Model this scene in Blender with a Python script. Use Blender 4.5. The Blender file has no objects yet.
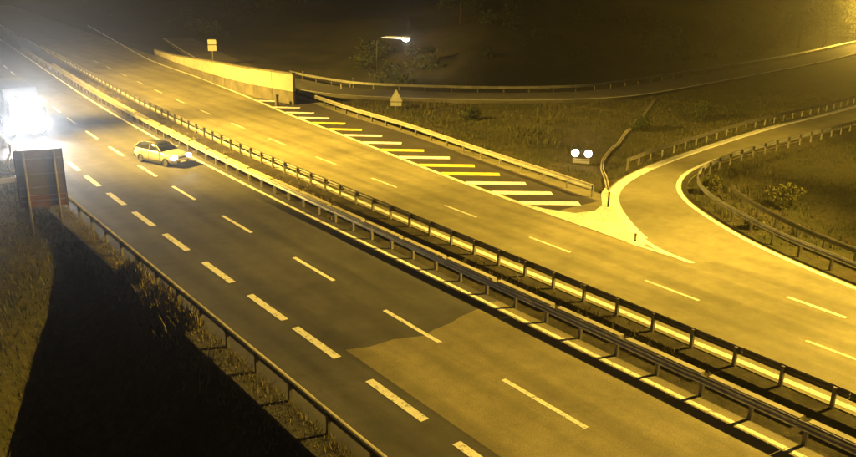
import bpy, bmesh, math, random
import numpy as np
from mathutils import Vector, Matrix
random.seed(7); rng = np.random.default_rng(7)

# ---------------------------------------------------------------- camera
W, H, FPX = 856.0, 457.0, 800.264
PIT, ROLL, YAW, CAMH = 0.314767, -0.020519, 0.664303, 13.4927
scn = bpy.context.scene
col = scn.collection
Fv = Vector((math.sin(YAW)*math.cos(PIT), math.cos(YAW)*math.cos(PIT), -math.sin(PIT)))
Rv = Vector((math.cos(YAW), -math.sin(YAW), 0.0)); Uv = Rv.cross(Fv)
cr, sr = math.cos(ROLL), math.sin(ROLL)
RI = cr*Rv - sr*Uv; UI = cr*Uv + sr*Rv
cam_d = bpy.data.cameras.new('camera'); cam = bpy.data.objects.new('camera', cam_d); col.objects.link(cam)
cam_d.sensor_width = 36.0; cam_d.lens = 36.0*FPX/W; cam_d.clip_start = 0.1; cam_d.clip_end = 6000.0
cam.matrix_world = Matrix(((RI.x, UI.x, -Fv.x, 0), (RI.y, UI.y, -Fv.y, 0), (RI.z, UI.z, -Fv.z, CAMH), (0, 0, 0, 1)))
scn.camera = cam

# ---------------------------------------------------------------- night sky
world = bpy.data.worlds.new('World'); scn.world = world; world.use_nodes = True
wn = world.node_tree; bg = wn.nodes['Background']
sky = wn.nodes.new('ShaderNodeTexSky'); sky.sky_type = 'NISHITA'; sky.sun_disc = False
sky.sun_elevation = math.radians(-3.0); sky.sun_rotation = math.radians(200); sky.air_density = 2.0; sky.dust_density = 4.0
mixw = wn.nodes.new('ShaderNodeMixRGB'); mixw.blend_type = 'ADD'; mixw.inputs[0].default_value = 1.0
mixw.inputs[2].default_value = (0.30, 0.19, 0.115, 1)      # light pollution over the valley
wn.links.new(sky.outputs[0], mixw.inputs[1]); wn.links.new(mixw.outputs[0], bg.inputs[0]); bg.inputs[1].default_value = 0.09
scn.view_settings.view_transform = 'Standard'; scn.view_settings.look = 'None'
scn.view_settings.gamma = 1.0; scn.view_settings.exposure = 0.0; scn.view_settings.use_curve_mapping = False
HAZE = .0016
SODIUM = (1.0, 0.625, 0.078)

# ---------------------------------------------------------------- helpers
def gp(px, py, z=0.0):
    """photo pixel -> point on the horizontal plane at height z"""
    d = Fv + ((px-W/2)/FPX)*RI - ((py-H/2)/FPX)*UI
    t = (z-CAMH)/d.z
    return (d.x*t, d.y*t)
def off(s):
    t = np.maximum(np.asarray(s, float)-42.0, 0.0); q = np.minimum(t, 50.0); return 0.0008*q*q+0.08*(t-q)
def rp(a, s): return (float(a+off(s)), float(s))

def ip(v, dflt): return v if v is not None else dflt
class MB:
    def __init__(s): s.v = []; s.f = []
    def add(s, vs, fs):
        b = len(s.v); s.v += [tuple(p) for p in vs]; s.f += [tuple(i+b for i in f) for f in fs]; return s
    def box(s, x0, x1, y0, y1, z0, z1, M=None):
        vs = [Vector((x, y, z)) for z in (z0, z1) for x, y in ((x0, y0), (x1, y0), (x1, y1), (x0, y1))]
        if M is not None: vs = [M @ p for p in vs]
        return s.add(vs, [(0, 3, 2, 1), (4, 5, 6, 7), (0, 1, 5, 4), (1, 2, 6, 5), (2, 3, 7, 6), (3, 0, 4, 7)])
    def tube(s, pts, rad, n=8, caps=True):
        pts = [Vector(p) for p in pts]; rad = rad if isinstance(rad, (list, tuple)) else [rad]*len(pts)
        vs = []; fs = []
        for i, p in enumerate(pts):
            t = (pts[min(i+1, len(pts)-1)]-pts[max(i-1, 0)]).normalized()
            u = t.cross(Vector((0, 0, 1)) if abs(t.z) < .9 else Vector((1, 0, 0))).normalized(); w = t.cross(u)
            for k in range(n):
                a = 2*math.pi*k/n; vs.append(p+rad[i]*(math.cos(a)*u+math.sin(a)*w))
        for i in range(len(pts)-1):
            for k in range(n): fs.append((i*n+k, i*n+(k+1) % n, (i+1)*n+(k+1) % n, (i+1)*n+k))
        if caps: fs.append(tuple(range(n))[::-1]); fs.append(tuple(range((len(pts)-1)*n, len(pts)*n)))
        return s.add(vs, fs)
    def loft(s, rings, caps=True, closed=True):
        n = len(rings[0]); vs = [p for r in rings for p in r]; fs = []
        for i in range(len(rings)-1):
            for k in range(n if closed else n-1): fs.append((i*n+k, i*n+(k+1) % n, (i+1)*n+(k+1) % n, (i+1)*n+k))
        if caps: fs.append(tuple(range(n))[::-1]); fs.append(tuple(range((len(rings)-1)*n, len(rings)*n)))
        return s.add(vs, fs)
    def mesh(s, name):
        me = bpy.data.meshes.new(name); me.from_pydata(s.v, [], s.f); me.update()
        bm = bmesh.new(); bm.from_mesh(me); bmesh.ops.recalc_face_normals(bm, faces=bm.faces); bm.to_mesh(me); bm.free()
        return me
    def build(s, name, mat, parent=None, smooth=False, bevel=0.0, raw=False):
        if raw:
            me = bpy.data.meshes.new(name); me.from_pydata(s.v, [], s.f); me.update()
        else: me = s.mesh(name)
        return link(name, me, mat, parent, smooth, bevel)
def link(name, me, mat, parent=None, smooth=False, bevel=0.0):
    if mat is not None and not me.materials: me.materials.append(mat)
    o = bpy.data.objects.new(name, me); col.objects.link(o)
    if parent is not None: o.parent = parent
    if smooth:
        for p in me.polygons: p.use_smooth = True
    if bevel > 0:
        m = o.modifiers.new('bevel', 'BEVEL'); m.width = bevel; m.segments = 2; m.limit_method = 'ANGLE'
    return o
def tag(o, label=None, cat=None, group=None, kind=None):
    if label: o['label'] = label
    if cat: o['category'] = cat
    if group: o['group'] = group
    if kind: o['kind'] = kind
    return o
def empty(name, loc, rz=0.0):
    o = bpy.data.objects.new(name, None); col.objects.link(o); o.location = loc; o.rotation_euler = (0, 0, rz)
    o.empty_display_size = 0.3; return o
def smooth_poly(pts, step=0.8):
    P = [Vector((p[0], p[1], p[2] if len(p) > 2 else 0)) for p in pts]; out = []
    for i in range(len(P)-1):
        a, b, c, d = P[max(i-1, 0)], P[i], P[i+1], P[min(i+2, len(P)-1)]
        n = max(2, int((c-b).length/step))
        for k in range(n):
            t = k/n
            out.append(0.5*((2*b)+(c-a)*t+(2*a-5*b+4*c-d)*t*t+(3*b-a-3*c+d)*t**3))
    out.append(P[-1])
    for _ in range(6):                                      # relax hand-read points into an even curve
        out = [out[0]]+[(out[i-1]+2*out[i]+out[i+1])/4 for i in range(1, len(out)-1)]+[out[-1]]
    return out
def offset_poly(P, d):
    """positive d: to the right of travel"""
    o = []
    for i, p in enumerate(P):
        t = (P[min(i+1, len(P)-1)]-P[max(i-1, 0)]); t.z = 0; t.normalize()
        o.append(p+Vector((t.y, -t.x, 0))*d)
    return o
def strip(L, R, z0, z1=None, m=None):
    """slab between two equally long edges"""
    m = m or MB(); n = len(L)
    vs = [(p[0], p[1], z0+(p[2] if len(p) > 2 else 0)) for p in L]+[(p[0], p[1], z0+(p[2] if len(p) > 2 else 0)) for p in R]
    fs = [(i, n+i, n+i+1, i+1) for i in range(n-1)]
    if z1 is not None:
        vs += [(p[0], p[1], z1) for p in L]+[(p[0], p[1], z1) for p in R]
        fs += [(i, i+1, 2*n+i+1, 2*n+i) for i in range(n-1)]+[(n+i, 3*n+i, 3*n+i+1, n+i+1) for i in range(n-1)]
        fs += [(0, 2*n, 3*n, n), (n-1, 2*n-1, 4*n-1, 3*n-1)]
    return m.add(vs, fs)
def ribbon(P, w, z, m=None):
    return strip(offset_poly(P, -w/2), offset_poly(P, w/2), z, None, m)

# ---------------------------------------------------------------- materials
def newmat(name):
    m = bpy.data.materials.new(name); m.use_nodes = True
    nt = m.node_tree; b = nt.nodes['Principled BSDF']; return m, nt, b
def N(nt, t, **kw):
    n = nt.nodes.new(t)
    for k, v in kw.items(): setattr(n, k, v)
    return n
def noise(nt, vec, scale, detail=4, rough=.6):
    n = N(nt, 'ShaderNodeTexNoise'); n.inputs['Scale'].default_value = scale; n.inputs['Detail'].default_value = detail
    n.inputs['Roughness'].default_value = rough
    if vec is not None: nt.links.new(vec, n.inputs['Vector'])
    return n.outputs['Fac']
def ramp(nt, fac, stops):
    r = N(nt, 'ShaderNodeValToRGB'); e = r.color_ramp.elements
    while len(e) < len(stops): e.new(.5)
    for i, (p, c) in enumerate(stops): e[i].position = p; e[i].color = (c, c, c, 1) if not isinstance(c, tuple) else (*c, 1)
    nt.links.new(fac, r.inputs[0]); return r.outputs[0]
def mul(nt, a, b, f=1.0, mode='MULTIPLY'):
    m = N(nt, 'ShaderNodeMixRGB', blend_type=mode); 
    if isinstance(f, float): m.inputs[0].default_value = f
    else: nt.links.new(f, m.inputs[0])
    for i, x in ((1, a), (2, b)):
        if isinstance(x, tuple): m.inputs[i].default_value = (*x, 1)
        else: nt.links.new(x, m.inputs[i])
    return m.outputs[0]
def bump(nt, b, h, strength, dist=.02):
    bp = N(nt, 'ShaderNodeBump'); bp.inputs['Strength'].default_value = strength; bp.inputs['Distance'].default_value = dist
    nt.links.new(h, bp.inputs['Height']); nt.links.new(bp.outputs[0], b.inputs['Normal'])
def objvec(nt, scale=(1, 1, 1)):
    t = N(nt, 'ShaderNodeTexCoord'); mp = N(nt, 'ShaderNodeMapping'); mp.inputs['Scale'].default_value = scale
    nt.links.new(t.outputs['Object'], mp.inputs['Vector']); return mp.outputs[0]
def plain(name, c, rough=.6, metal=0.0, vary=.25, scale=3.0, spec=.5, bmp=0.0):
    m, nt, b = newmat(name)
    v = objvec(nt); n = noise(nt, v, scale, 5, .65)
    k = ramp(nt, n, [(.3, 1-vary), (.7, 1+vary*.3)])
    nt.links.new(mul(nt, c, k), b.inputs['Base Color'])
    b.inputs['Roughness'].default_value = rough; b.inputs['Metallic'].default_value = metal
    b.inputs['Specular IOR Level'].default_value = spec
    if bmp: bump(nt, b, noise(nt, v, scale*6, 4), bmp)
    return m
def emis(name, c, s):
    m, nt, b = newmat(name); b.inputs['Base Color'].default_value = (.8, .8, .8, 1)
    b.inputs['Emission Color'].default_value = (*c, 1); b.inputs['Emission Strength'].default_value = s
    n = noise(nt, objvec(nt), 9.0); k = ramp(nt, n, [(.2, .8), (.8, 1.0)]); nt.links.new(mul(nt, c, k), b.inputs['Emission Color'])
    return m
def asphalt(name, c, track=.25, lanes=None, crack=.13):
    m, nt, b = newmat(name)
    v = objvec(nt); vs = objvec(nt, (1, .06, 1))
    agg = ramp(nt, noise(nt, v, 22.0, 3, .8), [(.30, .62), (.70, 1.38)])
    big = ramp(nt, noise(nt, v, .23, 5, .6), [(.28, .72), (.72, 1.25)])
    mid = ramp(nt, noise(nt, v, 1.7, 4, .6), [(.3, .86), (.7, 1.12)])
    strk = ramp(nt, noise(nt, vs, 1.1, 3, .6), [(.32, 1-track), (.62, 1.1)])
    k = mul(nt, mul(nt, agg, big), mul(nt, strk, mid))
    if lanes is not None:                                    # tyre-polished wheel tracks
        sx = N(nt, 'ShaderNodeSeparateXYZ'); nt.links.new(v, sx.inputs[0])
        wn_ = noise(nt, vs, .5, 3)
        m1 = N(nt, 'ShaderNodeMath', operation='MULTIPLY_ADD'); nt.links.new(sx.outputs[0], m1.inputs[0]); m1.inputs[1].default_value = 2*math.pi/1.91; m1.inputs[2].default_value = -2*math.pi*lanes/1.91
        m2 = N(nt, 'ShaderNodeMath', operation='ADD'); nt.links.new(m1.outputs[0], m2.inputs[0]); nt.links.new(wn_, m2.inputs[1])
        m3 = N(nt, 'ShaderNodeMath', operation='COSINE'); nt.links.new(m2.outputs[0], m3.inputs[0])
        k = mul(nt, k, ramp(nt, m3.outputs[0], [(0.0, 1.06), (1.0, .86)]))
    # cracks: thin cell borders that only show in places
    vo = N(nt, 'ShaderNodeTexVoronoi', feature='DISTANCE_TO_EDGE'); vo.inputs['Scale'].default_value = .28
    warp = N(nt, 'ShaderNodeVectorMath', operation='ADD'); nn = N(nt, 'ShaderNodeTexNoise'); nn.inputs['Scale'].default_value = .9; nn.inputs['Detail'].default_value = 6
    nt.links.new(v, nn.inputs['Vector']); nt.links.new(v, warp.inputs[0])
    sc = N(nt, 'ShaderNodeVectorMath', operation='SCALE'); sc.inputs['Scale'].default_value = 1.6
    nt.links.new(nn.outputs['Color'], sc.inputs[0]); nt.links.new(sc.outputs[0], warp.inputs[1]); nt.links.new(warp.outputs[0], vo.inputs['Vector'])
    ck = ramp(nt, vo.outputs['Distance'], [(.004, 1-crack), (.012, 1.0)])
    msk = ramp(nt, noise(nt, v, .11, 2), [(.48, 1.0), (.58, 0.0)])
    k = mul(nt, k, mul(nt, ck, (1, 1, 1), msk, 'MIX'))
    colr = mul(nt, c, k); 
    nt.links.new(colr, b.inputs['Base Color'])
    nt.links.new(ramp(nt, noise(nt, v, .6, 4), [(.3, .62), (.7, .85)]), b.inputs['Roughness'])
    b.inputs['Specular IOR Level'].default_value = .35
    bump(nt, b, noise(nt, v, 30.0, 3, .8), .5, .02)
    return m
def paint(name, c, wear=.5):
    m, nt, b = newmat(name)
    v = objvec(nt)
    w = ramp(nt, noise(nt, v, 5.0, 8, .75), [(.36, 0.0), (.47, 1.0)])
    f = ramp(nt, noise(nt, v, .8, 3), [(.3, 1-wear*.5), (.7, 1.0)])
    base = mul(nt, (.16, .15, .14), c, w, 'MIX')
    nt.links.new(mul(nt, base, f), b.inputs['Base Color']); b.inputs['Roughness'].default_value = .6
    bump(nt, b, noise(nt, v, 40.0, 3, .8), .4, .01)
    return m
def soil(name, c1, c2, sc=.35, bstr=.8):
    m, nt, b = newmat(name); v = objvec(nt)
    a = noise(nt, v, sc, 8, .68); d = noise(nt, v, sc*14, 6, .75)
    base = mul(nt, c1, c2, ramp(nt, a, [(.36, 0.0), (.64, 1.0)]), 'MIX')
    nt.links.new(mul(nt, base, ramp(nt, d, [(.28, .45), (.72, 1.45)])), b.inputs['Base Color'])
    b.inputs['Roughness'].default_value = .95; b.inputs['Specular IOR Level'].default_value = .1
    bump(nt, b, d, bstr, .25); return m
def leaf(name, c1, c2):
    m, nt, b = newmat(name)
    g = N(nt, 'ShaderNodeNewGeometry'); r = ramp(nt, g.outputs['Random Per Island'], [(0.0, c1), (1.0, c2)])
    nt.links.new(r, b.inputs['Base Color']); b.inputs['Roughness'].default_value = .8; b.inputs['Specular IOR Level'].default_value = .2
    return m
M = dict(
    aspA=asphalt('asphalt_new', (.064, .062, .064), .18, 14.55),
    aspP=asphalt('asphalt_worn', (.185, .165, .105), .15, 14.55),
    aspB=asphalt('asphalt_old', (.170, .156, .098), .15, 26.3),
    aspS=asphalt('asphalt_slip_road', (.165, .152, .096), .0),
    aspH=asphalt('asphalt_hatched', (.045, .040, .036), .1),
    aspU=asphalt('asphalt_side_road', (.085, .080, .072), .1),
    white=paint('road_paint', (.80, .80, .78), .3), whiteworn=paint('road_paint_worn', (.70, .69, .66), .6),
    yellow=paint('road_paint_yellow', (.84, .74, .12), .3), lilac=paint('road_paint_cool', (.76, .74, 1.0), .1),
    terrain=soil('ground_grass', (.036, .042, .016), (.078, .066, .034), .22),
    median=soil('median_earth_shaded', (.028, .025, .017), (.07, .062, .042), .9, .5),  # shade of the rails is put into this dark earth
    steel=plain('galvanised_steel', (.46, .46, .45), .5, .75, .35, 1.2, .5, .05),
    steeld=plain('weathered_steel', (.20, .19, .18), .6, .6, .4, 1.5),
    conc=plain('concrete', (.36, .34, .30), .9, 0, .45, .9, .2, .3),
    concw=plain('lit_concrete', (.42, .40, .36), .8, 0, .25, .7, .3, .15),
    concd=plain('dark_concrete', (.17, .155, .13), .9, 0, .5, .8, .2, .3),
    signback=plain('sign_back_metal', (.15, .125, .115), .55, .35, .3, .8), signrust=plain('sign_back_band', (.16, .07, .055), .7, .1, .4, 1.5),
    signface=plain('sign_face', (.30, .30, .30), .5, 0, .12, 4.0), signgrey=plain('sign_face_grey', (.33, .34, .36), .5, 0, .2, 4.0),
    carpaint=plain('pale_car_paint', (.36, .36, .40), .35, .2, .15, 2.0, .6), rubber=plain('rubber', (.018, .018, .018), .85, 0, .3, 8.0),
    alloy=plain('wheel_alloy', (.16, .16, .17), .4, .8, .2, 6.0), black=plain('black_plastic', (.025, .025, .027), .55, 0, .2, 5.0),
    chrome=plain('chrome', (.7, .7, .72), .15, 1.0, .05, 3.0), plate=plain('number_plate', (.75, .75, .72), .5, 0, .1, 8.0),
    cab=plain('lorry_paint', (.055, .065, .10), .4, .1, .12, 1.0), boxw=plain('lorry_box', (.10, .10, .12), .5, 0, .2, .6),
    mast=plain('mast_steel', (.38, .38, .38), .5, .7, .25, 1.0), bark=plain('bark', (.07, .052, .035), .95, 0, .5, 4.0, .1, .6),
    leafd=leaf('leaf_dark', (.022, .032, .010), (.060, .070, .022)), leafy=leaf('leaf_olive', (.05, .062, .015), (.13, .12, .03)),
    grass=leaf('grass_blade', (.036, .044, .013), (.11, .096, .04)), dry=leaf('dry_grass', (.10, .09, .04), (.26, .22, .11)),
    head=emis('headlight_glow', (.92, .95, 1.0), 60.0), streak=emis('light_streak_glow', (1.0, .93, .85), .8), headcar=emis('headlight_glow_dim', (.95, .96, 1.0), 9.0), twin=emis('lamp_glow_white', (1.0, .99, .95), 14.0), sod=emis('sodium_lamp_glow', SODIUM, 30.0),
    amber=emis('indicator_glow', (1.0, .45, .05), 1.5),
)
m, nt, b = newmat('car_glass'); b.inputs['Base Color'].default_value = (.02, .022, .026, 1); b.inputs['Roughness'].default_value = .08
nt.links.new(ramp(nt, noise(nt, objvec(nt), 2.0), [(.3, .05), (.7, .16)]), b.inputs['Roughness']); M['glass'] = m

# ---------------------------------------------------------------- terrain
UPX = [30, 44, 45.6, 47.7, 52.3, 60.1, 70.4, 78.3, 94.6, 130.1, 155.5, 260]
UPY = [180, 104, 84.5, 77.5, 72.3, 65.4, 60.8, 60.6, 62.7, 68.0, 73.3, 96]
def sst(a, b, x):
    t = np.clip((x-a)/(b-a), 0, 1); return t*t*(3-2*t)
def wob(x, y, f, seed):
    r = np.random.default_rng(seed); z = 0
    for k in range(6):
        a = r.uniform(0, 6.28); q = f*(1+.45*k); z = z+np.sin((x*math.cos(a)+y*math.sin(a))*q+r.uniform(0, 6.28))/(1+.5*k)
    return z
def tz(x, y):
    x = np.asarray(x, float); y = np.asarray(y, float); o = off(np.clip(y, -50, 400))
    z = -0.16+0*x
    d = 9.7+o-x                                        # left of the near carriageway: hollow close by, level verge farther on
    w = 1-sst(-4, 5, y-(26.8+2.2*(np.maximum(x, -4)-3.6)))
    z = z-np.where(d > 0, np.minimum(d*.85, 8.0), 0)*w
    z = z+np.where(d > 0, sst(0, 3, d)*(.12*wob(x, y, .5, 3)-.1), 0)
    U = np.interp(x, UPX, UPY)
    r_ = np.interp(y, [-60, 15, 32, 77, 140], [38, 39, 40, 43.5, 60])+0*o
    fld = sst(1.5, 6, x-r_)
    ramp_d = np.abs(y-np.interp(x, [40, 44, 50, 58, 78, 87, 200], [29, 31, 33.6, 35.4, 37, 37.8, 46]))
    flat = sst(3.0, 7.0, ramp_d)*sst(3.5, 7, np.abs(y-U))
    z = z+fld*flat*(.16*wob(x, y, .33, 5)-.25)
    g = np.minimum(y-U-5.5, (x-(52+o))*.9); g = np.maximum(g, 0)
    hill = .20*g*sst(0, 25, g)+.55*wob(x, y, .11, 9)*sst(4, 25, g)
    z = z+np.minimum(hill, 60)
    gl = np.maximum(-25-x, 0)+np.maximum(y-260, 0)*.4
    z = z+.12*gl*sst(0, 60, gl)*(y > 40)
    return z
def axis(lo, hi, fine0, fine1, st):
    a = list(np.arange(fine0, fine1+st, st)); x = fine1+st; q = st
    while x < hi: q *= 1.22; x += q; a.append(x)
    x = fine0; q = st; pre = []
    while x > lo: q *= 1.22; x -= q; pre.append(x)
    return np.array(pre[::-1]+a)
xs = axis(-2000, 3000, -14, 110, 1.1); ys = axis(-600, 3500, -2, 130, 1.1)
gx, gy = np.meshgrid(xs, ys); gz = tz(gx, gy); nx, ny = len(xs), len(ys)
V = np.stack([gx, gy, gz], -1).reshape(-1, 3)
I = (np.arange(ny-1)[:, None]*nx+np.arange(nx-1)[None]).ravel()
me = bpy.data.meshes.new('terrain'); me.from_pydata(V.tolist(), [], np.stack([I, I+1, I+nx+1, I+nx], -1).tolist()); me.update()
terrain = tag(link('terrain', me, M['terrain'], smooth=True), kind='structure')

# ---------------------------------------------------------------- carriageways
SS = list(np.concatenate([np.arange(-40, 130, 2.0), np.arange(130, 420, 8.0)]))
def run(a, s0=None, s1=None, step=1.5):
    if s0 is None: return [rp(a if not callable(a) else a(s), s) for s in SS]
    n = max(1, int(math.ceil((s1-s0)/step))); return [rp(a if not callable(a) else a(s), s) for s in np.linspace(s0, s1, n+1)]
V3 = lambda L: [Vector((p[0], p[1], 0)) for p in L]
nearR = strip(run(9.75), run(21.95), 0.0, -.45).build('road', M['aspA']); tag(nearR, kind='structure', label='near carriageway of dark new asphalt')
# the worn asphalt that starts at a ragged joint across two lanes
edge = [(14.15, 22.9), (15.0, 22.6), (16.1, 22.55), (17.2, 22.2), (17.9, 22.35), (18.8, 22.45), (19.6, 22.75), (20.6, 22.85), (21.9, 23.1)]
L_ = [(p[0], p[1]+random.uniform(-.06, .06)) for p in edge]; R_ = [(p[0], -40.0) for p in edge]
strip(L_, R_, .004).build('asphalt_patch', M['aspP'], nearR)
sep = run(21.93); 
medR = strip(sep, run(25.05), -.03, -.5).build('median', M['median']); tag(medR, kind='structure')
kb = MB().box(-.13, .13, 0, 3.3, -.1, .27).mesh('light_strip_block'); kb.materials.append(M['conc'])
for s in np.arange(3, 118, 3.6):  # pale blocks added to imitate the broken strip of light on the median
    o = bpy.data.objects.new('light_strip_block', kb); col.objects.link(o); o.parent = medR
    x0, y0 = rp(23.15, s); x1, y1 = rp(23.15, s+3.3); o.location = (x0+random.uniform(-.02, .02), y0, -.03+random.uniform(-.02, .02)); o.rotation_euler = (0, 0, math.atan2(y1-y0, x1-x0)-math.pi/2)
Ra = lambda s: float(np.interp(s, [-40, 8, 15, 22, 30, 39, 51, 64, 77, 90, 110, 140, 420], [34.6, 35.8, 36.9, 38.8, 38.9, 39.6, 40.6, 41.2, 41.6, 39.5, 38.8, 38.4, 38]))
farR = strip(run(25.03), run(Ra), 0.0, -.45).build('road', M['aspB']); tag(farR, kind='structure', label='far carriageway of old pale asphalt')

def dash(a0, s0, a1, s1, w, parent, mat='white', name='lane_dash', z=.009):
    n = 5; P = V3([rp(a0+(a1-a0)*k/n, s0+(s1-s0)*k/n) for k in range(n+1)]); ribbon(P, w, z).build(name, M[mat], parent)
L1s = [6.6, 14.0, 21.3, 29.0, 37.3, 44.9, 51.6, 58.7, 65.8, 72.9, 79.6, 87, 94.5, 102, 109.5, 117, 124.5]
for s in L1s: dash(17.38, s-.0, 17.38, s+3.7 if s > 20 else s+3.8, .20, nearR)
for k, s in enumerate([7.9, 12.6, 17.3, 22.5, 26.5, 31.4, 36.5, 41.3, 46.1, 51.1, 55.9, 60.7, 65.5, 70.3, 75.1, 79.9, 84.7, 89.5]):
    dash(13.58, s, 13.58, s+3.15, .32, nearR)
for s in [2.6, 10.3, 18.0, 25.5, 32.7, 40.5, 48.0, 55.9, 63.6, 71.4, 79, 86.6, 94, 102, 110, 118]:
    dash(29.1, s, 29.1, s+2.9, .17, farR, 'whiteworn')
ribbon(V3(run(21.40, -35, 260, 2)), .20, .008).build('edge_line', M['white'], nearR)
ribbon(V3(run(25.40, -35, 260, 2)), .30, .008).build('edge_line', M['white'], farR)
# right edge line, gore and hatching of the far carriageway
BRp = [gp(*p) for p in ((640, 246), (580, 224), (500, 196), (430, 170), (350, 138), (290, 115), (255, 100), (200, 78), (150, 60))]
BR = smooth_poly(BRp+[(45.5, 150), (52, 190)], 1.0)
ribbon(BR, .30, .010).build('edge_line', M['white'], farR)
for p, q in (((640, 246), (694, 263)), ((787, 297), (846, 318))):
    P = V3([gp(*p), gp(*q)]); ribbon(P, .22, .012).build('lane_dash', M['white'], farR)
P = V3([(32.6, 3.6), (32.7, 8.2)]); ribbon(P, .22, .012).build('lane_dash', M['white'], farR)
# hatched paving
HR = smooth_poly([gp(*p) for p in ((592, 197), (556, 184), (520, 172), (474, 156), (430, 140), (390, 127), (350, 115), (300, 97), (285, 91))], 1.0)
def near_x(P, y): return float(np.interp(y, [p.y for p in P], [p.x for p in P]))
hs = np.linspace(31.0, 78.0, 40)
strip([(near_x(BR, s)+.25, s) for s in hs], [(near_x(HR, max(s, HR[0].y))-.35, s) for s in hs], .004).build('hatched_paving', M['aspH'], farR)
ends = [(579.6, 203.7), (552, 193.5), (525.8, 183.8), (499.6, 174.5), (474.6, 166), (449.7, 158), (424, 150.7), (401.6, 143.3), (382, 136), (362, 130), (345, 123.7), (329, 118.4), (313.7, 113.3), (300, 108), (283, 101.5)]
cols = ['lilac', 'lilac', 'lilac', 'yellow', 'yellow', 'lilac', 'yellow', 'lilac', 'lilac', 'yellow', 'yellow', 'lilac', 'lilac', 'lilac', 'lilac']
BRpx = [(580, 224), (532, 207.5), (500, 196), (465, 183), (430, 170), (390, 154), (350, 138), (320, 126.5), (290, 115), (255, 100), (236, 92)]
for (ex, ey), c in zip(ends, cols):
    ys_ = [p[1] for p in BRpx][::-1]; xs_ = [p[0] for p in BRpx][::-1]
    lx = float(np.interp(ey-1.0, ys_, xs_))
    a = Vector((*gp(lx+1.5, ey-.8), 0)); b_ = Vector((*gp(ex, ey), 0))
    ribbon([a, a.lerp(b_, .5), b_], .82, .014).build('hatch_stripe', M[c], farR)

# slip road
RO = smooth_poly([gp(*p) for p in ((692, 263), (664, 254), (646, 244), (630, 228), (617, 211), (612, 199), (619, 185), (650, 168), (700, 150), (770, 128), (843, 110))]+[(108, 42.5), (150, 48), (260, 66)], .8)
RI_ = smooth_poly([(34.9, 3.0), (35.6, 10.5)]+[gp(*p) for p in ((843, 284), (800, 265), (760, 248), (720, 225), (690, 205), (677, 190), (680, 179), (693, 169), (740, 152), (843, 126))]+[(104, 37.6), (150, 42.5), (260, 59)], .8)
def resample(P, n):
    L = [0]
    for i in range(1, len(P)): L.append(L[-1]+(P[i]-P[i-1]).length)
    t = np.linspace(0, L[-1], n); return [Vector([float(np.interp(q, L, [p[k] for p in P])) for k in range(3)]) for q in t]
# pair the two edges by the angle they make round the inner bend
cI = [p for p in RI_ if p.y > 14.5]
def pair(Pa, Pb, n=90):
    A = resample(Pa, n); B = []; j = 0
    for p in A:
        best = min(range(j, min(j+40, len(Pb))), key=lambda k: (Pb[k]-p).length); j = max(j, best); B.append(Pb[j])
    return A, B
rs = [(0, 0)]
A_, B_ = pair([p for p in RO], [p for p in offset_poly(RI_, .55) if p.y > 17.0], 140)
slipR = strip(offset_poly(A_, -.5), B_, .0022, -.4).build('slip_road', M['aspS']); tag(slipR, kind='structure')
ribbon([p for p in RO if p.y < 25.2], .30, .016).build('edge_line', M['white'], slipR)
ribbon([p for p in RO if p.y > 24.4], .70, .0165).build('edge_line', M['white'], slipR)
ribbon([p for p in RI_ if p.x < 60], .30, .013).build('edge_line', M['white'], slipR)
# solid painted gore
g_px = [(500, 197.5), (540, 211.5), (580, 225.5), (620, 239.5), (642, 246.5), (646, 245), (638, 237), (630, 229), (622, 219.5), (616, 211), (612.5, 203), (611.5, 195), (605, 188), (601, 194), (602, 205), (595, 211), (575, 213.5), (545, 209), (520, 203)]
gv = [(*gp(*p), .0185) for p in g_px]
mm = MB(); mm.add(gv, [tuple(range(len(gv)))]); mm.build('gore_paint', M['whiteworn'], slipR)
# upper side road
UC = smooth_poly([(57, 150), (50.5, 122), (47.2, 104), (46.0, 90)]+list(zip(UPX, UPY))[3:], 1.5)
upR = strip(offset_poly(UC, -2.7), offset_poly(UC, 2.9), .12, -.5).build('side_road', M['aspU']); tag(upR, kind='structure')
ribbon(offset_poly(UC, 2.55), .22, .13).build('edge_line', M['white'], upR)
# concrete gutter climbing the grass between slip road and side road
GU = smooth_poly([gp(*p) for p in ((609, 194), (605, 172), (602, 156), (614, 142), (634, 121), (656, 98))], 1.0)
for p in GU: p.z = float(tz(p.x, p.y))
mg = MB()
rings = []
for i, p in enumerate(GU):
    t = (GU[min(i+1, len(GU)-1)]-GU[max(i-1, 0)]); t.z = 0; t.normalize(); n_ = Vector((t.y, -t.x, 0))
    rings.append([p+n_*u+Vector((0, 0, v+.12)) for u, v in ((-.11, -.2), (-.11, .03), (-.07, .03), (-.04, -.04), (.04, -.04), (.07, .03), (.11, .03), (.11, -.2))])
mg.loft(rings).build('drain_gutter', M['conc'])
tag(bpy.data.objects['drain_gutter'], 'narrow concrete gutter climbing the dark grass behind the gore', 'gutter')

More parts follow.
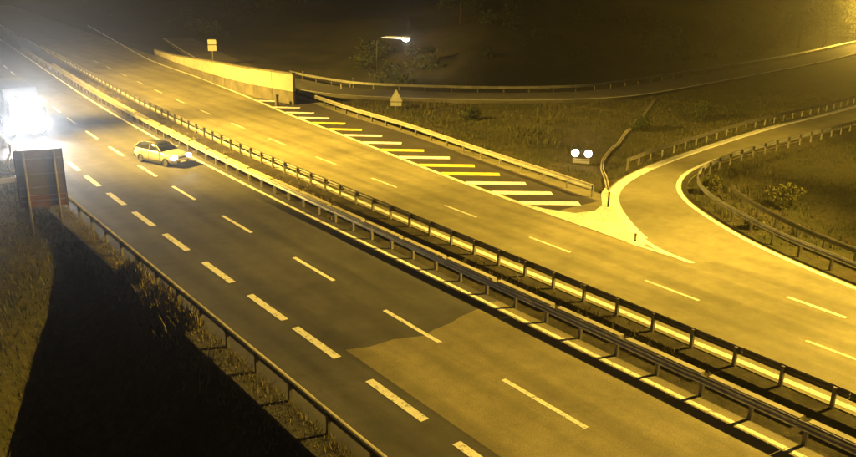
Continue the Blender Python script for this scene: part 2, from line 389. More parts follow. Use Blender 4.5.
# ---------------------------------------------------------------- guard rails
PROF = [(-.02, .0), (.045, .045), (.045, .10), (-.012, .155), (.045, .21), (.045, .265), (-.02, .31)]
postm = {}
def post_mesh(h, mat):
    if (h, mat) not in postm:
        q = MB(); q.box(-.06, .06, -.06, .06, -.5, h); q.box(-.07, -.055, -.05, .05, h-.22, h-.02); q.box(.055, .07, -.05, .05, h-.22, h-.02)
        me = q.mesh('post'); me.materials.append(M[mat]); postm[(h, mat)] = me
    return postm[(h, mat)]
def guard_rail(P, face, label, spacing=1.8, top=.76, mat='steel', beams=(.45,), two=False, phase=0.0, cap=False, pmat='steeld'):
    """P: line of the posts; face=+1 puts the beam on the right of travel, -1 on the left"""
    root = empty('guard_rail', (P[0].x, P[0].y, P[0].z)); tag(root, label, 'guard rail', 'steel guard rails')
    bz = Vector((P[0].x, P[0].y, P[0].z))
    for sd in ((face, -face) if two else (face,)):
        for b0 in beams:
            tot = sum((P[i+1]-P[i]).length for i in range(len(P)-1)); per = 4; Q = resample(P, max(2, int(tot/.95))); k0 = 0
            while k0 < len(Q)-1:
                rings = []; j0, j1 = random.uniform(-.010, .010), random.uniform(-.010, .010); e0, e1 = random.uniform(-.012, .012), random.uniform(-.012, .012)
                k1 = min(k0+per, len(Q)-1)
                for i in range(k0, k1+1):
                    p = Q[i]; t = (Q[min(i+1, len(Q)-1)]-Q[max(i-1, 0)]); t.z = 0; t.normalize(); n_ = Vector((t.y, -t.x, 0))*sd; w_ = (i-k0)/max(1, k1-k0)
                    if i == k1: p = p-t*.015
                    dz = j0+(j1-j0)*w_; de = e0+(e1-e0)*w_
                    rings.append([p-bz+n_*(.10+u+de)+Vector((0, 0, b0+v+dz)) for u, v in PROF]+[p-bz+n_*(.085+u+de)+Vector((0, 0, b0+v+dz)) for u, v in PROF[::-1]])
                MB().loft(rings).build('beam', M[mat], root); k0 = k1
    if cap:
        rings = []
        for i, p in enumerate(P):
            t = (P[min(i+1, len(P)-1)]-P[max(i-1, 0)]); t.z = 0; t.normalize(); n_ = Vector((t.y, -t.x, 0))
            rings.append([p-bz+n_*u+Vector((0, 0, top+v)) for u, v in ((-.08, 0), (.08, 0), (.08, .03), (.03, .05), (-.03, .05), (-.08, .03))])
        MB().loft(rings).build('light_catching_cap', M['conc'], root)  # flat cap added to catch light as a pale top edge
    d = phase; acc = 0
    pm = post_mesh(top-.03, pmat)
    for i in range(len(P)-1):
        seg = P[i+1]-P[i]; l = seg.length
        while d <= acc+l:
            q = P[i]+seg*((d-acc)/l)-bz
            o = bpy.data.objects.new('post', pm); col.objects.link(o); o.parent = root; o.location = q; o.rotation_euler = (0, 0, math.atan2(seg.y, seg.x)-math.pi/2)
            d += spacing
        acc += l
    return root
def vz(L, z=0.0): return [Vector((p[0], p[1], z)) for p in L]
guard_rail(vz(run(10.75, 4, 130, 2)), 1, 'rusty pale guard rail along the weedy left edge of the near lanes', 2.4, mat='steel', cap=True)
guard_rail(vz(run(22.05, 2, 140, 2)), -1, 'guard rail on the near side of the central reservation', 1.8, phase=.3)
guard_rail(vz(run(24.95, 2, 140, 2)), +1, 'dark-backed guard rail bordering the bright far carriageway', 1.8, phase=.9, mat='steeld')
guard_rail(HR, -1, 'pale guard rail along the back of the hatched paving', 2.4, cap=True)
RIo = [p for p in offset_poly(RI_, 1.25)]
guard_rail([p for p in RIo if p.x < 130], -1, 'guard rail hugging the tight inside bend of the slip road', 2.0, two=False)
IN2 = [p for p in offset_poly(RI_, 3.3) if p.y < 27.5 and p.x < 50]
guard_rail([Vector((p.x, p.y, -.1)) for p in IN2], -1, 'second guard rail farther inside the slip road bend', 2.0, mat='steeld')
RO2 = offset_poly(RO, -1.3); guard_rail([p for p in RO2 if 46 < p.x < 140], +1, 'guard rail along the outer grass edge of the slip road', 2.0, mat='steeld')
UF = offset_poly(UC, -2.9); guard_rail([Vector((p.x, p.y, .1)) for p in UF if p.y < 92 and p.x < 190], +1, 'long guard rail on the far side of the upper side road', 3.0)

# ---------------------------------------------------------------- lit wall behind the hatching
wl = empty('retaining_wall', (*gp(295, 105), -.2)); tag(wl, 'tall yellow-lit wall of pale panels beside the far carriageway', 'wall')
WP = smooth_poly([gp(295, 105), (38.3, 80), (38.5, 89.5), (39.7, 100), (41.2, 111), (43.5, 124)], 1.0)
WR = resample(WP, 15); w0 = Vector(wl.location)
hts = np.interp(range(15), [0, 5, 10, 14], [3.3, 2.7, 1.6, 1.0])
for i in range(14):
    a = WR[i]; c = WR[i+1]; t = (c-a).normalized(); n_ = Vector((t.y, -t.x, 0)); L = (c-a).length-.035
    ang = math.atan2(t.y, t.x); Mx = Matrix.Translation(a-Vector((w0.x, w0.y, 0)))@Matrix.Rotation(ang, 4, 'Z')
    h0, h1 = hts[i], hts[i+1]; mid = .47
    def quadbox(z00, z01, z10, z11, th0, th1, nm, mt):
        q = MB(); vs = [Mx@Vector(p) for p in ((0, -th0, z00), (L, -th0, z01), (L, th1, z01), (0, th1, z00), (0, -th0, z10), (L, -th0, z11), (L, th1, z11), (0, th1, z10))]
        q.add(vs, [(0, 3, 2, 1), (4, 5, 6, 7), (0, 1, 5, 4), (1, 2, 6, 5), (2, 3, 7, 6), (3, 0, 4, 7)]); q.build(nm, mt, wl)
    quadbox(-.3, -.3, h0*mid, h1*mid, .12, .16, 'base_panel', M['concd'])  # darker concrete carries the dimmer light of the lower half
    quadbox(h0*mid+.02, h1*mid+.02, h0, h1, .12, .20, 'upper_panel', M['concw'])  # brighter light on the upper half is put into this paler concrete
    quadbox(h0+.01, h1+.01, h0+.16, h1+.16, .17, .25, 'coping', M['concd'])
q = MB(); q.box(-.15, .15, -.15, .15, 0, 1.15); q.box(-.19, .19, -.19, .19, 1.15, 1.25)
o = q.build('concrete_bollard', M['concd'], bevel=.02); o.location = (*gp(277, 106), -.1); tag(o, 'dark stub post at the foot of the yellow-lit wall', 'post')

# ---------------------------------------------------------------- signs and lamps
def post_on(name, x, y, rz=0.0): return empty(name, (x, y, float(tz(x, y))), rz)
face_cam = lambda x, y: math.atan2(y, x)-math.pi/2          # turns local -Y towards the viewpoint
# big sign seen from behind
sx, sy = gp(44.5, 203, 1.5)
sb = post_on('road_sign', sx, sy, math.radians(-14)); tag(sb, 'large dark road sign seen from behind beside the left guard rail', 'road sign')
bw, bh, z0 = 2.25, 3.0, 1.5
MB().box(-bw/2, bw/2, -.02, .02, z0+.62, z0+bh).build('panel', M['signback'], sb, bevel=.01)
MB().box(-bw/2+.05, bw/2-.05, -.021, .019, z0, z0+.60).build('panel', M['signrust'], sb, bevel=.01)
MB().box(-bw/2+.06, bw/2-.06, .021, .03, z0+.08, z0+bh-.06).build('sign_face', M['signface'], sb)
for xo in (-.7, .7): MB().tube([(xo, -.12, -.6), (xo, -.12, z0+bh-.1)], .07, 10).build('post', M['steeld'], sb, True)
for zz in (.3, 1.0, 1.7, 2.5): MB().box(-bw/2+.1, bw/2-.1, -.065, -.0215, z0+zz, z0+zz+.07).build('stiffener', M['steeld'], sb)
for xo in (-bw/2-.012, bw/2-.038): MB().box(xo, xo+.05, -.05, .035, z0+.001, z0+bh+.02).build('frame', M['black'], sb)
# low white barrier left of it
bx_, by_ = gp(12, 186); wb = post_on('board_barrier', bx_-.6, by_, math.radians(-8)); tag(wb, 'low white board barrier at the far left behind the big sign', 'barrier')
MB().box(-1.6, 1.1, -.03, .03, .45, .78).build('board', M['signface'], wb, bevel=.01)
MB().box(-1.6, 1.1, -.03, .03, .92, 1.12).build('board', M['black'], wb, bevel=.01)
for xo in (-1.4, -.2, .95): MB().box(xo-.05, xo+.05, .031, .11, -.3, 1.15).build('post', M['steeld'], wb)
# twin white lamps on the grass behind the gore
tx, ty = gp(581, 163, -.3); tw = post_on('twin_lamp', tx, ty, face_cam(tx, ty)); tag(tw, 'pair of bright white lamps on a low frame in the grass', 'lamp')
zl = .92
for xo in (-.48, .48):
    hd = MB(); hd.tube([(xo, .22, zl), (xo, -.02, zl), (xo, -.05, zl)], [.16, .29, .30], 20); hd.build('lamp_housing', M['black'], tw, True)
    ln = MB(); ln.loft([[(xo+r*math.cos(a), yy, zl+r*math.sin(a)) for a in np.linspace(0, 2*math.pi, 20, endpoint=False)] for r, yy in ((.285, -.052), (.25, -.085), (.14, -.115), (.03, -.125))]); ln.build('lamp_lens', M['twin'], tw, True)
    MB().tube([(xo, .05, -.3), (xo, .05, zl-.22)], .035, 8).build('leg', M['steeld'], tw, True)
MB().box(-.62, .62, .0, .09, .38, .47).build('cross_bar', M['signgrey'], tw, bevel=.01)
MB().box(-.62, .62, -.01, .02, .13, .33).build('plate', M['signgrey'], tw, bevel=.01)
# triangular sign
x_, y_ = gp(396, 109, -.2); ts = post_on('warning_sign', x_, y_, face_cam(x_, y_)); tag(ts, 'pale triangular sign standing in the grass before the side road', 'road sign')
MB().tube([(0, .05, -.4), (0, .05, 1.9)], .035, 8).build('post', M['steel'], ts, True)
tri = [(-.62, .75), (.62, .75), (.62, .83), (.06, 1.95), (-.06, 1.95), (-.62, .83)]
q = MB(); q.loft([[(a, -.012, z) for a, z in tri], [(a, .012, z) for a, z in tri]]); q.build('panel', M['signface'], ts)
tri2 = [(-.40, .90), (.40, .90), (0, 1.66)]; q = MB(); q.loft([[(a, -.020, z) for a, z in tri2], [(a, -.0125, z) for a, z in tri2]]); q.build('inner_panel', M['signgrey'], ts)
q = MB(); q.box(-.55, .55, -.012, .012, .30, .68); q.build('lower_plate', M['signface'], ts, bevel=.005)
# two stacked panels above the wall
x_, y_ = 46.5, 103.0; st_ = post_on('road_sign', x_, y_, face_cam(x_, y_)); tag(st_, 'two small pale panels stacked on a post above the lit wall', 'road sign')
zz = 13.4927+ (math.hypot(x_, y_))*0; d_ = Fv+((212-W/2)/FPX)*RI-((45-H/2)/FPX)*UI; tt = math.hypot(x_, y_)/math.hypot(d_.x, d_.y)
st_.location.x, st_.location.y = d_.x*tt, d_.y*tt; zz = CAMH+d_.z*tt-st_.location.z
MB().tube([(0, .06, -.5), (0, .06, zz+.85)], .05, 8).build('post', M['steeld'], st_, True)
MB().box(-.55, .55, -.015, .015, zz+.08, zz+.72).build('panel', M['signgrey'], st_, bevel=.01)
MB().box(-.55, .55, -.015, .015, zz-.78, zz-.02).build('panel', M['signface'], st_, bevel=.01)
# little marker posts
def marker(px, py, z, label, dark=False, h=.95):
    x, y = gp(px, py, z); r = post_on('marker_post', x, y, face_cam(x, y)); r.location.z = z
    tag(r, label, 'marker post', 'roadside marker posts')
    MB().box(-.06, .06, -.04, .04, -.2, h).build('stem', M['black' if dark else 'signface'], r, bevel=.01)
    MB().box(-.062, .062, -.043, .041, h-.34, h-.10).build('band', M['signgrey' if dark else 'black'], r)
marker(608, 207, .0, 'dark marker post standing at the bright painted gore nose', True)
marker(635, 241, .02, 'small dark stub marker on the tip of the painted gore', True, .42)
marker(303, 79, .1, 'white marker post just past the end of the lit wall')
marker(341, 89, .1, 'white marker post on the side road nearest the lit wall')
marker(353, 86, .1, 'white marker post on the side road left of the triangular sign')
# hillside lamp with a long pale arm
hx, hy = None, None
for D in np.arange(80, 260, .5):
    d_ = Fv+((405-W/2)/FPX)*RI-((37-H/2)/FPX)*UI; t = D/math.hypot(d_.x, d_.y); z_ = CAMH+d_.z*t
    if z_-float(tz(d_.x*t, d_.y*t)) < 5.2: hx, hy, hz = d_.x*t, d_.y*t, z_; break
hl = post_on('street_lamp', hx, hy, face_cam(hx, hy)); hh = hz-hl.location.z; tag(hl, 'lone white street lamp glowing on the dark hillside', 'street lamp')
MB().tube([(-3.6, 0, -.5), (-3.6, 0, hh-.5), (-3.3, 0, hh-.1), (-2.6, 0, hh+.05)], [.08, .07, .06, .05], 10).build('pole', M['black'], hl, True)
MB().tube([(-2.6, 0, hh+.05), (-.4, 0, hh+.05)], .06, 8).build('arm', M['signface'], hl, True)
MB().tube([(-3.0, -.02, hh-.10), (-1.6, -.02, hh-.12), (-.45, -.02, hh-.14)], [.04, .09, .14], 10).build('light_streak', M['streak'], hl, True)  # glowing tube added to imitate the streak of light beside the lamp
q = MB(); q.loft([[(x, s*cx-.0, hh+zq) for cx, zq in ((-1, -.10), (-.7, .14), (.7, .14), (1, -.10))] for x, s in ((-.5, .12), (-.1, .32), (.45, .36), (.7, .2))]); q.build('head', M['mast'], hl, True)
q = MB(); q.loft([[(.12+r*math.cos(a), r*.62*math.sin(a)-.0, hh-.10-zq) for a in np.linspace(0, 2*math.pi, 16, endpoint=False)] for r, zq in ((.52, .0), (.48, .22), (.3, .38), (.05, .45))]); q.build('bulb', M['head'], hl, True)
ld = bpy.data.lights.new('hill_lamp_light', 'POINT'); ld.energy = 90; ld.color = (1, .97, .9); ld.shadow_soft_size = .25
lo = bpy.data.objects.new('hill_lamp_light', ld); col.objects.link(lo); lo.parent = hl; lo.location = (.1, -.05, hh-.85)

# ---------------------------------------------------------------- sodium lighting, masts stand outside the picture
def spot(name, loc, aim, watts, cone, blend, parent=None, colr=SODIUM, rad=.25):
    l = bpy.data.lights.new(name, 'SPOT'); l.energy = watts; l.color = colr; l.spot_size = math.radians(cone); l.spot_blend = blend; l.shadow_soft_size = rad
    o = bpy.data.objects.new(name, l); col.objects.link(o); o.location = loc
    o.rotation_euler = (Vector(aim)-Vector(loc)).to_track_quat('-Z', 'Y').to_euler()
    if parent is not None: o.parent = parent; o.location = Vector(loc)-Vector(parent.location)
    return o
def mast(x, y, h, aims, label):
    r = empty('floodlight_mast', (x, y, float(tz(x, y)))); tag(r, label, 'light mast', 'floodlight masts')
    MB().tube([(0, 0, -.5), (0, 0, h*.5), (0, 0, h)], [.28, .2, .12], 14).build('pole', M['mast'], r, True)
    MB().tube([(.9*math.cos(a), .9*math.sin(a), h-.3) for a in np.linspace(0, 2*math.pi, 21)], .05, 6).build('ring', M['mast'], r, True)
    base = Vector(r.location)
    for k, (ax, ay, wt, cone, bl) in enumerate(aims):
        d = Vector((ax-x, ay-y, -h)).normalized(); p = Vector((d.x, d.y, 0)).normalized()*(1.0)+Vector((0, 0, h-.3))
        q = d.to_track_quat('-Z', 'Y'); Mx = Matrix.Translation(p)@q.to_matrix().to_4x4()
        MB().box(-.3, .3, -.22, .22, .0, .22, Mx).build('floodlight', M['black'], r)
        MB().box(-.27, .27, -.19, .19, -.015, -.001, Mx).build('lens', M['sod'], r)
        spot('sodium_light', base+p+d*.12, (ax, ay, 0), wt, cone, bl, r)
    return r
mast(62, 5, 24, [(35, 33, 370000, 46, 1.0), (20, 17, 400000, 54, .9), (62, 37, 120000, 40, 1.0)], 'tall floodlight mast inside the slip road loop, right of the view')
mast(-2, 70, 24, [(33, 56, 680000, 56, .9), (38, 90, 680000, 50, .9), (42, 125, 420000, 36, 1.0), (19, 56, 60000, 60, .9)], 'tall floodlight mast left of the near lanes, outside the view')
x_, y_ = 179.0, 74.5
sl = post_on('street_lamp', x_, y_, 0); tag(sl, 'sodium street lamp over the upper side road at far right', 'street lamp')
MB().tube([(0, 0, -.5), (0, 0, 7.6), (-.3, .5, 8.2), (-1, 1.6, 8.5)], [.1, .08, .06, .05], 10).build('pole', M['mast'], sl, True)
MB().box(-1.5, -.9, 1.5, 2.2, 8.42, 8.58).build('head', M['black'], sl, bevel=.03)
MB().box(-1.45, -.95, 1.55, 2.15, 8.36, 8.415).build('lens', M['sod'], sl)
l = bpy.data.lights.new('sodium_light', 'POINT'); l.energy = 40000; l.color = SODIUM; l.shadow_soft_size = .2
o = bpy.data.objects.new('sodium_light', l); col.objects.link(o); o.parent = sl; o.location = (-1.2, 1.85, 8.2)

# ---------------------------------------------------------------- vehicles
def wheel(parent, x, y, r, w):
    k = MB(); rr = [(r*.62, -w/2), (r*.93, -w/2), (r, -w/2+.04), (r, w/2-.04), (r*.93, w/2), (r*.62, w/2)]
    ng = 24; rings = [[(x+yy, y+q*math.cos(a), r+q*math.sin(a)) for q, yy in rr] for a in np.linspace(0, 2*math.pi, ng+1)]
    t = k.loft(rings, caps=False).build('wheel', M['rubber'], parent, True)
    h = MB(); sg = 1 if x > 0 else -1
    h.tube([(x-w*.3, y, r), (x+sg*w*.40, y, r)], r*.63, 20); h.build('rim', M['alloy'], t)
    for a in np.linspace(0, 2*math.pi, 5, endpoint=False):
        pass
# car: local +Y is the rear, -Y the front, X across
cx, cy = gp(163, 162)
car = empty('car', (cx, cy, .004), math.radians(20)); tag(car, 'pale hatchback with dark roof and headlights on, askew in the fast lane', 'car')
ST = [  # y, z_low, z_belt, half low, half belt
    (-2.08, .36, .58, .58, .55), (-2.0, .24, .70, .74, .70), (-1.75, .20, .80, .84, .80), (-1.2, .20, .90, .87, .83), (-.75, .20, .97, .88, .84),
    (.2, .20, .98, .88, .84), (1.2, .20, 1.0, .88, .83), (1.75, .22, 1.02, .85, .80), (2.02, .28, .98, .78, .72), (2.10, .42, .86, .66, .62)]
rings = []
for y, zl_, zb, hl_, hb in ST:
    zm = zl_+(zb-zl_)*.55
    half = [(hl_*.86, zl_), (hl_, zl_+(zb-zl_)*.22), (hl_*1.01, zm), (hb, zb-.05), (hb*.86, zb), (hb*.4, zb+.025)]
    rings.append([(x, y, z) for x, z in half]+[(-x, y, z) for x, z in half[::-1]])
MB().loft(rings).build('body', M['carpaint'], car, True)
GH = [(-.82, .98, .985, .76, .76), (-.15, .98, 1.38, .78, .60), (.35, .99, 1.45, .78, .60), (1.2, 1.0, 1.43, .78, .59), (1.72, 1.01, 1.28, .75, .56), (1.98, 1.0, 1.01, .70, .66)]
rings = []
for y, zl_, zt, hl_, ht in GH:
    half = [(hl_, zl_-.03), (hl_*.97, zl_+(zt-zl_)*.2), (ht*1.04, zl_+(zt-zl_)*.86), (ht*.9, zt), (ht*.4, zt+.015)]
    rings.append([(x, y, z) for x, z in half]+[(-x, y, z) for x, z in half[::-1]])
MB().loft(rings).build('windows', M['glass'], car, True)
q = MB(); q.loft([[(-.53, y, z), (-.25, y, z+.028), (.25, y, z+.028), (.53, y, z), (.53, y, z-.02), (-.53, y, z-.02)] for y, z in ((-.2, 1.375), (.3, 1.452), (.8, 1.457), (1.25, 1.437), (1.7, 1.30))]); q.build('roof', M['black'], car, True)
for s_ in (-1, 1):
    MB().tube([(s_*.77, -.78, .98), (s_*.625, -.18, 1.37)], .03, 6).build('pillar', M['carpaint'], car)
    MB().tube([(s_*.785, .42, .98), (s_*.62, .42, 1.42)], .03, 6).build('pillar', M['carpaint'], car)
    MB().tube([(s_*.76, 1.95, 1.0), (s_*.585, 1.55, 1.36)], .05, 6).build('pillar', M['carpaint'], car)
    q = MB(); q.loft([[(s_*.84, -.62, .99), (s_*.84, -.5, .99), (s_*.84, -.5, 1.1), (s_*.84, -.62, 1.1)], [(s_*1.02, -.58, 1.0), (s_*1.02, -.48, 1.0), (s_*1.02, -.48, 1.13), (s_*1.02, -.58, 1.13)]]); q.build('mirror', M['carpaint'], car, bevel=.015)
    q = MB(); q.loft([[(s_*(.62+r*math.cos(a)*1.0), -1.99-yy+.17*abs(math.cos(a))*0+.1*(r*math.cos(a)*s_)**1*0, .66+r*.62*math.sin(a)) for a in np.linspace(0, 2*math.pi, 18, endpoint=False)] for r, yy in ((.27, -.10), (.27, .03), (.19, .085), (.05, .10))]); q.build('headlight', M['headcar'], car, True)
    MB().box(s_*.68-.12, s_*.68+.12, 2.02, 2.09, .72, .90).build('tail_light', M['signrust'], car, bevel=.02)
    MB().box(s_*.885-.006, s_*.885+.006, -.1, .1, .80, .83).build('door_handle', M['black'], car)
    for y in (-1.3, 1.28): wheel(car, s_*.80, y, .31, .20)
for s_ in (-1, 1): MB().box(s_*.90-.03, s_*.90+.03, -.95, .95, .18, .34).build('sill', M['black'], car, bevel=.01)
MB().box(-.80, .80, 1.9, 2.13, .30, .52).build('rear_bumper', M['black'], car, bevel=.03)
for y0 in (-.72, .42, 1.12):
    for s_ in (-1, 1): MB().box(s_*.888-.006, s_*.888+.006, y0-.012, y0+.012, .36, .93).build('door_gap', M['black'], car)
q = MB(); q.loft([[(-.50, -2.13, .26), (.50, -2.13, .26), (.50, -2.13, .44), (-.50, -2.13, .44)], [(-.55, -1.99, .26), (.55, -1.99, .26), (.55, -1.99, .44), (-.55, -1.99, .44)]]); q.build('bumper_grille', M['black'], car, bevel=.02)
MB().box(-.36, .36, -2.125, -2.07, .60, .70).build('grille', M['black'], car, bevel=.02)
MB().box(-.26, .26, -2.15, -2.132, .33, .43).build('number_plate', M['plate'], car)
def beam_spot(parent, x, y, z, w, cone=70, ax=0, az=-.10, rad=.12):
    l = bpy.data.lights.new('headlight_or_added_beam', 'SPOT'); l.energy = w; l.color = (.90, .94, 1.0); l.spot_size = math.radians(cone); l.spot_blend = .7; l.shadow_soft_size = rad
    o = bpy.data.objects.new('headlight_or_added_beam', l); col.objects.link(o); o.parent = parent; o.location = (x, y, z)
    o.rotation_euler = Vector((ax, -1, az)).to_track_quat('-Z', 'Y').to_euler()
for s_ in (-1, 1): beam_spot(car, s_*.62, -2.19, .66, 90, 60, ax=-.75, az=.22)

# lorry with blazing headlights: faces the viewpoint
lx, ly = 12.95, 69.0
lor = empty('lorry', (lx+float(off(ly)), ly, .004), math.radians(-3)); tag(lor, 'dark lorry with dazzling headlights coming down the left lane', 'lorry')
q = MB(); rings = []
for y, w_, zt in ((-.0, 1.16, 2.55), (.10, 1.22, 2.75), (.45, 1.24, 2.95), (1.0, 1.24, 3.05), (1.85, 1.24, 3.05)):
    rings.append([(-w_, y, .55), (w_, y, .55), (w_, y, zt-.25), (w_*.93, y, zt), (-w_*.93, y, zt), (-w_, y, zt-.25)])
q.loft(rings).build('cab', M['cab'], lor, bevel=.05)
q = MB(); q.loft([[(-1.08, -.012, 1.55), (1.08, -.012, 1.55), (1.02, .055, 2.42), (-1.02, .055, 2.42)], [(-1.08, .1, 1.55), (1.08, .1, 1.55), (1.02, .16, 2.42), (-1.02, .16, 2.42)]]); q.build('windscreen', M['glass'], lor)
MB().box(-1.25, 1.25, -.16, .05, .40, .82).build('bumper', M['cab'], lor, bevel=.04)
g = MB().box(-.75, .75, -.04, .02, .88, 1.42).build('grille', M['black'], lor, bevel=.02)
for k in range(4): MB().box(-.72, .72, -.06, -.041, .94+k*.12, .98+k*.12).build('grille_bar', M['chrome'], g)
for s_ in (-1, 1):
    for zz, r in ((.66, .20), (1.02, .13)):
        q = MB(); q.loft([[(s_*(.93)+r*1.2*math.cos(a), yy, zz+r*math.sin(a)) for a in np.linspace(0, 2*math.pi, 18, endpoint=False)] for r, yy in ((r, -.02), (r, -.175), (r*.7, -.21), (r*.1, -.22))]); q.build('headlight', M['head'], lor, True)
    beam_spot(lor, s_*.93, -.26, .95, 3900, 70, ax=.04, az=.04)
    beam_spot(lor, s_*.7, .40, 3.12, 2200, 55, ax=-.10, az=.06)  # beam added at roof height so the burst of light reaches up
    beam_spot(lor, s_*.93, -.26, 1.3, 1700, 55, ax=-.10, az=.06)  # extra beam added to thicken the burst, without a lamp of its own
    MB().box(s_*1.40-.10, s_*1.40+.10, .15, .25, 1.7, 2.3).build('mirror', M['black'], lor, bevel=.03)
    MB().tube([(s_*1.22, .2, 2.35), (s_*1.40, .2, 2.35)], .025, 6).build('mirror_arm', M['black'], lor)
    q = MB(); q.loft([[(s_*.7+.10*math.cos(a), yy, 3.12+.08*math.sin(a)) for a in np.linspace(0, 2*math.pi, 12, endpoint=False)] for yy in (.62, .44)]); q.build('added_roof_lamp', M['head'], lor, True)  # lamp added for the height of the burst
    for y in (.95, 5.6, 6.9): wheel(lor, s_*1.05, y, .50, .30)
MB().box(-1.25, 1.25, 2.05, 8.4, 1.05, 3.75).build('cargo_box', M['boxw'], lor, bevel=.04)
MB().box(-.45, .45, .3, 8.2, .55, .95).build('chassis', M['black'], lor)
MB().box(-.26, .26, -.185, -.162, .50, .61).build('number_plate', M['plate'], lor)

# ---------------------------------------------------------------- vegetation
def tri_stuff(name, V, F, mat, parent=None):
    me = bpy.data.meshes.new(name); me.from_pydata(V.tolist(), [], F.tolist()); me.update(); return link(name, me, mat, parent)
def blades(x, y, h, spread, per=5, zoff=0.0):
    n = len(x); x = np.repeat(x, per); y = np.repeat(y, per); h = np.repeat(h, per)*rng.uniform(.5, 1.1, n*per)
    z = tz(x, y)+zoff; a = rng.uniform(0, 6.283, n*per); l = rng.uniform(.1, .75, n*per)*h
    bx = x+rng.normal(0, spread, n*per); by = y+rng.normal(0, spread, n*per)
    wv = h*.05+.012; ca, sa = np.cos(a), np.sin(a)
    A = np.stack([bx-sa*wv, by+ca*wv, z-.05], -1); B = np.stack([bx+sa*wv, by-ca*wv, z-.05], -1)
    C = np.stack([bx+ca*l, by+sa*l, z+h], -1)
    V = np.stack([A, B, C], 1).reshape(-1, 3); F = np.arange(len(V)).reshape(-1, 3); return V, F
def clump(x, y, thr, f, seed): return wob(x, y, f, seed) > thr
# field between the hatched paving and the side road, loop infield, verge
fx = rng.uniform(39, 100, 60000); fy = rng.uniform(18, 80, 60000)
U = np.interp(fx, UPX, UPY); hr = np.array([near_x(HR, max(HR[0].y, min(v, HR[-1].y))) for v in fy])
ro = np.interp(fx, [p.x for p in RO if p.y > 33.4], [p.y for p in RO if p.y > 33.4]); ri = np.interp(fx, [p.x for p in RI_ if p.y > 31.8], [p.y for p in RI_ if p.y > 31.8])
ok1 = (fx > hr+.5) & (fy < U-3.4) & (fy > np.where(fx < 42, 34, ro+.8))
rin = np.interp(fy, [p.y for p in RI_ if p.y < 31 and p.x < 46], [p.x for p in RI_ if p.y < 31 and p.x < 46])
ok2 = (fx > rin+1.0) & (fy < ri-1.0) & (fx > 36)
ok = (ok1 | ok2); keep = ok & (rng.uniform(0, 1, len(fx)) < np.where(clump(fx, fy, .2, .55, 21), .9, .3))
Vg, Fg = blades(fx[keep], fy[keep], rng.uniform(.10, .32, keep.sum())*np.where(clump(fx[keep], fy[keep], .9, .4, 8), 1.7, 1.0), .12, 5)
tag(tri_stuff('field_grass', Vg, Fg, M['grass']), 'rough grass of the dark field and the slip road loop', 'grass', kind='stuff')
# verge by the left rail: dry weeds, taller in places
s_ = rng.uniform(6, 62, 9000); a_ = 10.72-np.abs(rng.normal(0, .65, 9000)); x_ = a_+off(s_)
hv = rng.uniform(.12, .42, 9000)*np.where(clump(x_, s_*1.0, .9, .9, 4), 2.0, .85)
Vg, Fg = blades(x_, s_, hv, .07, 4)
tag(tri_stuff('verge_weeds', Vg, Fg, M['dry']), 'dry weeds along the left guard rail', 'grass', kind='stuff')
x_ = rng.uniform(-6, 10, 16000); y_ = rng.uniform(24, 75, 16000); k_ = (y_ > 25+2.2*(np.maximum(x_, -4)-3.6)) & (x_ < 9.8)
Vg, Fg = blades(x_[k_], y_[k_], rng.uniform(.10, .32, k_.sum()), .12, 4)
tag(tri_stuff('meadow_grass', Vg, Fg, M['grass']), 'grass on the lit verge beyond the dark hollow', 'grass', kind='stuff')
s_ = rng.uniform(4, 110, 5200); a_ = rng.normal(23.5, .45, 5200); x_ = a_+off(s_); kk = clump(x_*2, s_, .1, .5, 31)
Vg, Fg = blades(x_[kk], s_[kk], rng.uniform(.08, .26, kk.sum()), .08, 4, .13)
tag(tri_stuff('median_weeds', Vg, Fg, M['dry']), 'low weeds in the central reservation', 'grass', kind='stuff')
def leaves(c, rad, n, size, squash=.8):
    d = rng.normal(size=(n, 3)); d /= np.linalg.norm(d, axis=1)[:, None]; r = rng.uniform(.25, 1, n)**.45
    lum = 1+.28*np.sin(d[:, 0]*5+c[0])*np.sin(d[:, 1]*4+c[1]*.7)+.2*np.sin(d[:, 2]*6+c[0])
    p = np.asarray(c)+d*(r*lum)[:, None]*np.asarray([rad, rad, rad*squash])
    u = rng.normal(size=(n, 3)); u /= np.linalg.norm(u, axis=1)[:, None]; w = np.cross(u, rng.normal(size=(n, 3))); w /= np.linalg.norm(w, axis=1)[:, None]
    sz = size*rng.uniform(.5, 1.3, n)[:, None]
    V = np.stack([p-u*sz, p-w*sz*.45, p+u*sz, p+w*sz*.45], 1).reshape(-1, 3); F = np.arange(4*n).reshape(-1, 4); return V, F
def gather(lst):
    Vs = []; Fs = []; b = 0
    for V, F in lst: Vs.append(V); Fs.append(F+b); b += len(V)
    return np.concatenate(Vs), np.concatenate(Fs)
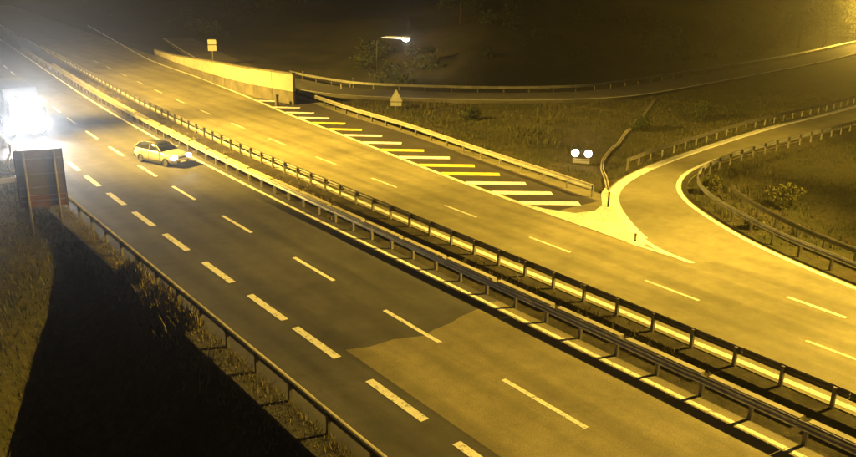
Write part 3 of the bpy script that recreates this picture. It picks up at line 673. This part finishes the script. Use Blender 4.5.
# scrub on the hillside
L = []; cnt = 0
while cnt < 420:
    x = rng.uniform(50, 330); y = rng.uniform(62, 260)
    if y-np.interp(x, UPX, UPY) < 9 or x-(54+float(off(y))) < 0: continue
    if wob(np.array(x), np.array(y), .05, 77) < -.4: continue
    r = rng.uniform(.8, 2.6); z = float(tz(x, y)); L.append(leaves((x, y, z+r*.55), r, int(90+60*r), .16+.05*r, .75)); cnt += 1
V_, F_ = gather(L); tag(tri_stuff('hillside_scrub', V_, F_, M['leafd']), 'dark mass of scrub covering the hillside', 'scrub', kind='stuff')
L = []
for _ in range(120):
    x = rng.uniform(-30, 8); y = rng.uniform(75, 240)
    if x > 4+float(off(y)) or (abs(x+2) < 3 and abs(y-70) < 6): continue
    r = rng.uniform(.8, 2.4); L.append(leaves((x, y, float(tz(x, y))+r*.5), r, 170, .2, .8))
V_, F_ = gather(L); tag(tri_stuff('roadside_scrub', V_, F_, M['leafd']), 'dark scrub left of the far end of the road', 'scrub', kind='stuff')
# shrubs one can tell apart in the slip road loop and by the lamps
def shrub(px, py, r, label, mat='leafy', z=-.4):
    x, y = gp(px, py, z); zz = float(tz(x, y)); rt = empty('shrub', (x, y, zz)); tag(rt, label, 'shrub', 'shrubs in the rough grass')
    V, F = gather([leaves((dx, dy, r*.7+dz), r*q, int(420*q), .09+.03*r, .9) for dx, dy, dz, q in ((0, 0, 0, 1), (r*.6, r*.2, -.2*r, .65), (-r*.6, -.1*r, -.25*r, .6), (.1*r, -.3*r, .45*r, .55))])
    tri_stuff('foliage', V, F, M[mat], rt)
    m_ = MB()
    for k in range(5):
        a = k*1.26; m_.tube([(0, 0, -.2), (.25*r*math.cos(a), .25*r*math.sin(a), r*.5), (.6*r*math.cos(a), .6*r*math.sin(a), r*1.1)], [.05, .035, .015], 5)
    m_.build('stems', M['bark'], rt)
shrub(707, 196, .75, 'shrub in the elbow of the slip road guard rail')
shrub(783, 205, 1.0, 'shrub alone in the dark middle of the slip road loop')
shrub(752, 232, .45, 'low shrub between the two guard rails of the bend')
shrub(640, 128, 1.0, 'shrub in the grass beside the concrete gutter', 'leafd')
shrub(700, 118, 1.3, 'wide shrub on the grass above the slip road', 'leafd')
shrub(470, 118, .9, 'shrub in the dark field behind the hatched paving', 'leafd')
def tree(x, y, h, rad, label, mat, n=2600, lf=.22):
    zz = float(tz(x, y)); rt = empty('tree', (x, y, zz)); tag(rt, label, 'tree', 'trees on the upper slope')
    m_ = MB(); m_.tube([(0, 0, -.5), (.05, .02, h*.25), (-.1, .1, h*.55), (.05, .1, h*.85)], [.03*h, .024*h, .016*h, .005*h], 8); cl = []
    for k in range(11):
        a = k*2.4+rng.uniform(-.3, .3); z0 = h*(.28+.5*k/11); l = rad*rng.uniform(.6, 1.0)*(1-.45*k/11)
        e = (l*math.cos(a), l*math.sin(a), z0+h*.16); m_.tube([(0, 0, z0), (e[0]*.5, e[1]*.5, z0+h*.09), e], [.012*h, .008*h, .003*h], 5)
        cl.append((e, rad*rng.uniform(.34, .5)))
    cl.append(((0, 0, h*.9), rad*.4)); m_.build('trunk', M['bark'], rt, True)
    V, F = gather([leaves(c, r, n//12, lf, .75) for c, r in cl]); tri_stuff('crown', V, F, M[mat], rt)
tree(168, 83.5, 8, 4.6, 'lit olive tree arching over the far end of the side road', 'leafy', 4200, .28)
tree(176, 87, 11, 5.2, 'taller tree at the extreme top right edge', 'leafy', 4200, .3)
tree(159, 84, 7, 3.6, 'dim tree left of the lit patch of side road', 'leafd', 3000, .26)
tree(84, 100, 7, 3.4, 'dark tree on the slope below the hillside lamp', 'leafd', 3000, .24)

# ---------------------------------------------------------------- night haze
o = MB().box(-2600, 3600, -1200, 4200, -12.0, 75.0).build('haze', None); tag(o, kind='stuff', label='thin night haze over the whole road')
hm = bpy.data.materials.new('haze'); hm.use_nodes = True; hn = hm.node_tree; hn.nodes.clear()
ho = hn.nodes.new('ShaderNodeOutputMaterial'); hv_ = hn.nodes.new('ShaderNodeVolumePrincipled')
hv_.inputs['Color'].default_value = (.85, .85, .85, 1); hv_.inputs['Density'].default_value = HAZE; hv_.inputs['Anisotropy'].default_value = .88
hn.links.new(hv_.outputs[0], ho.inputs['Volume']); o.data.materials.append(hm)
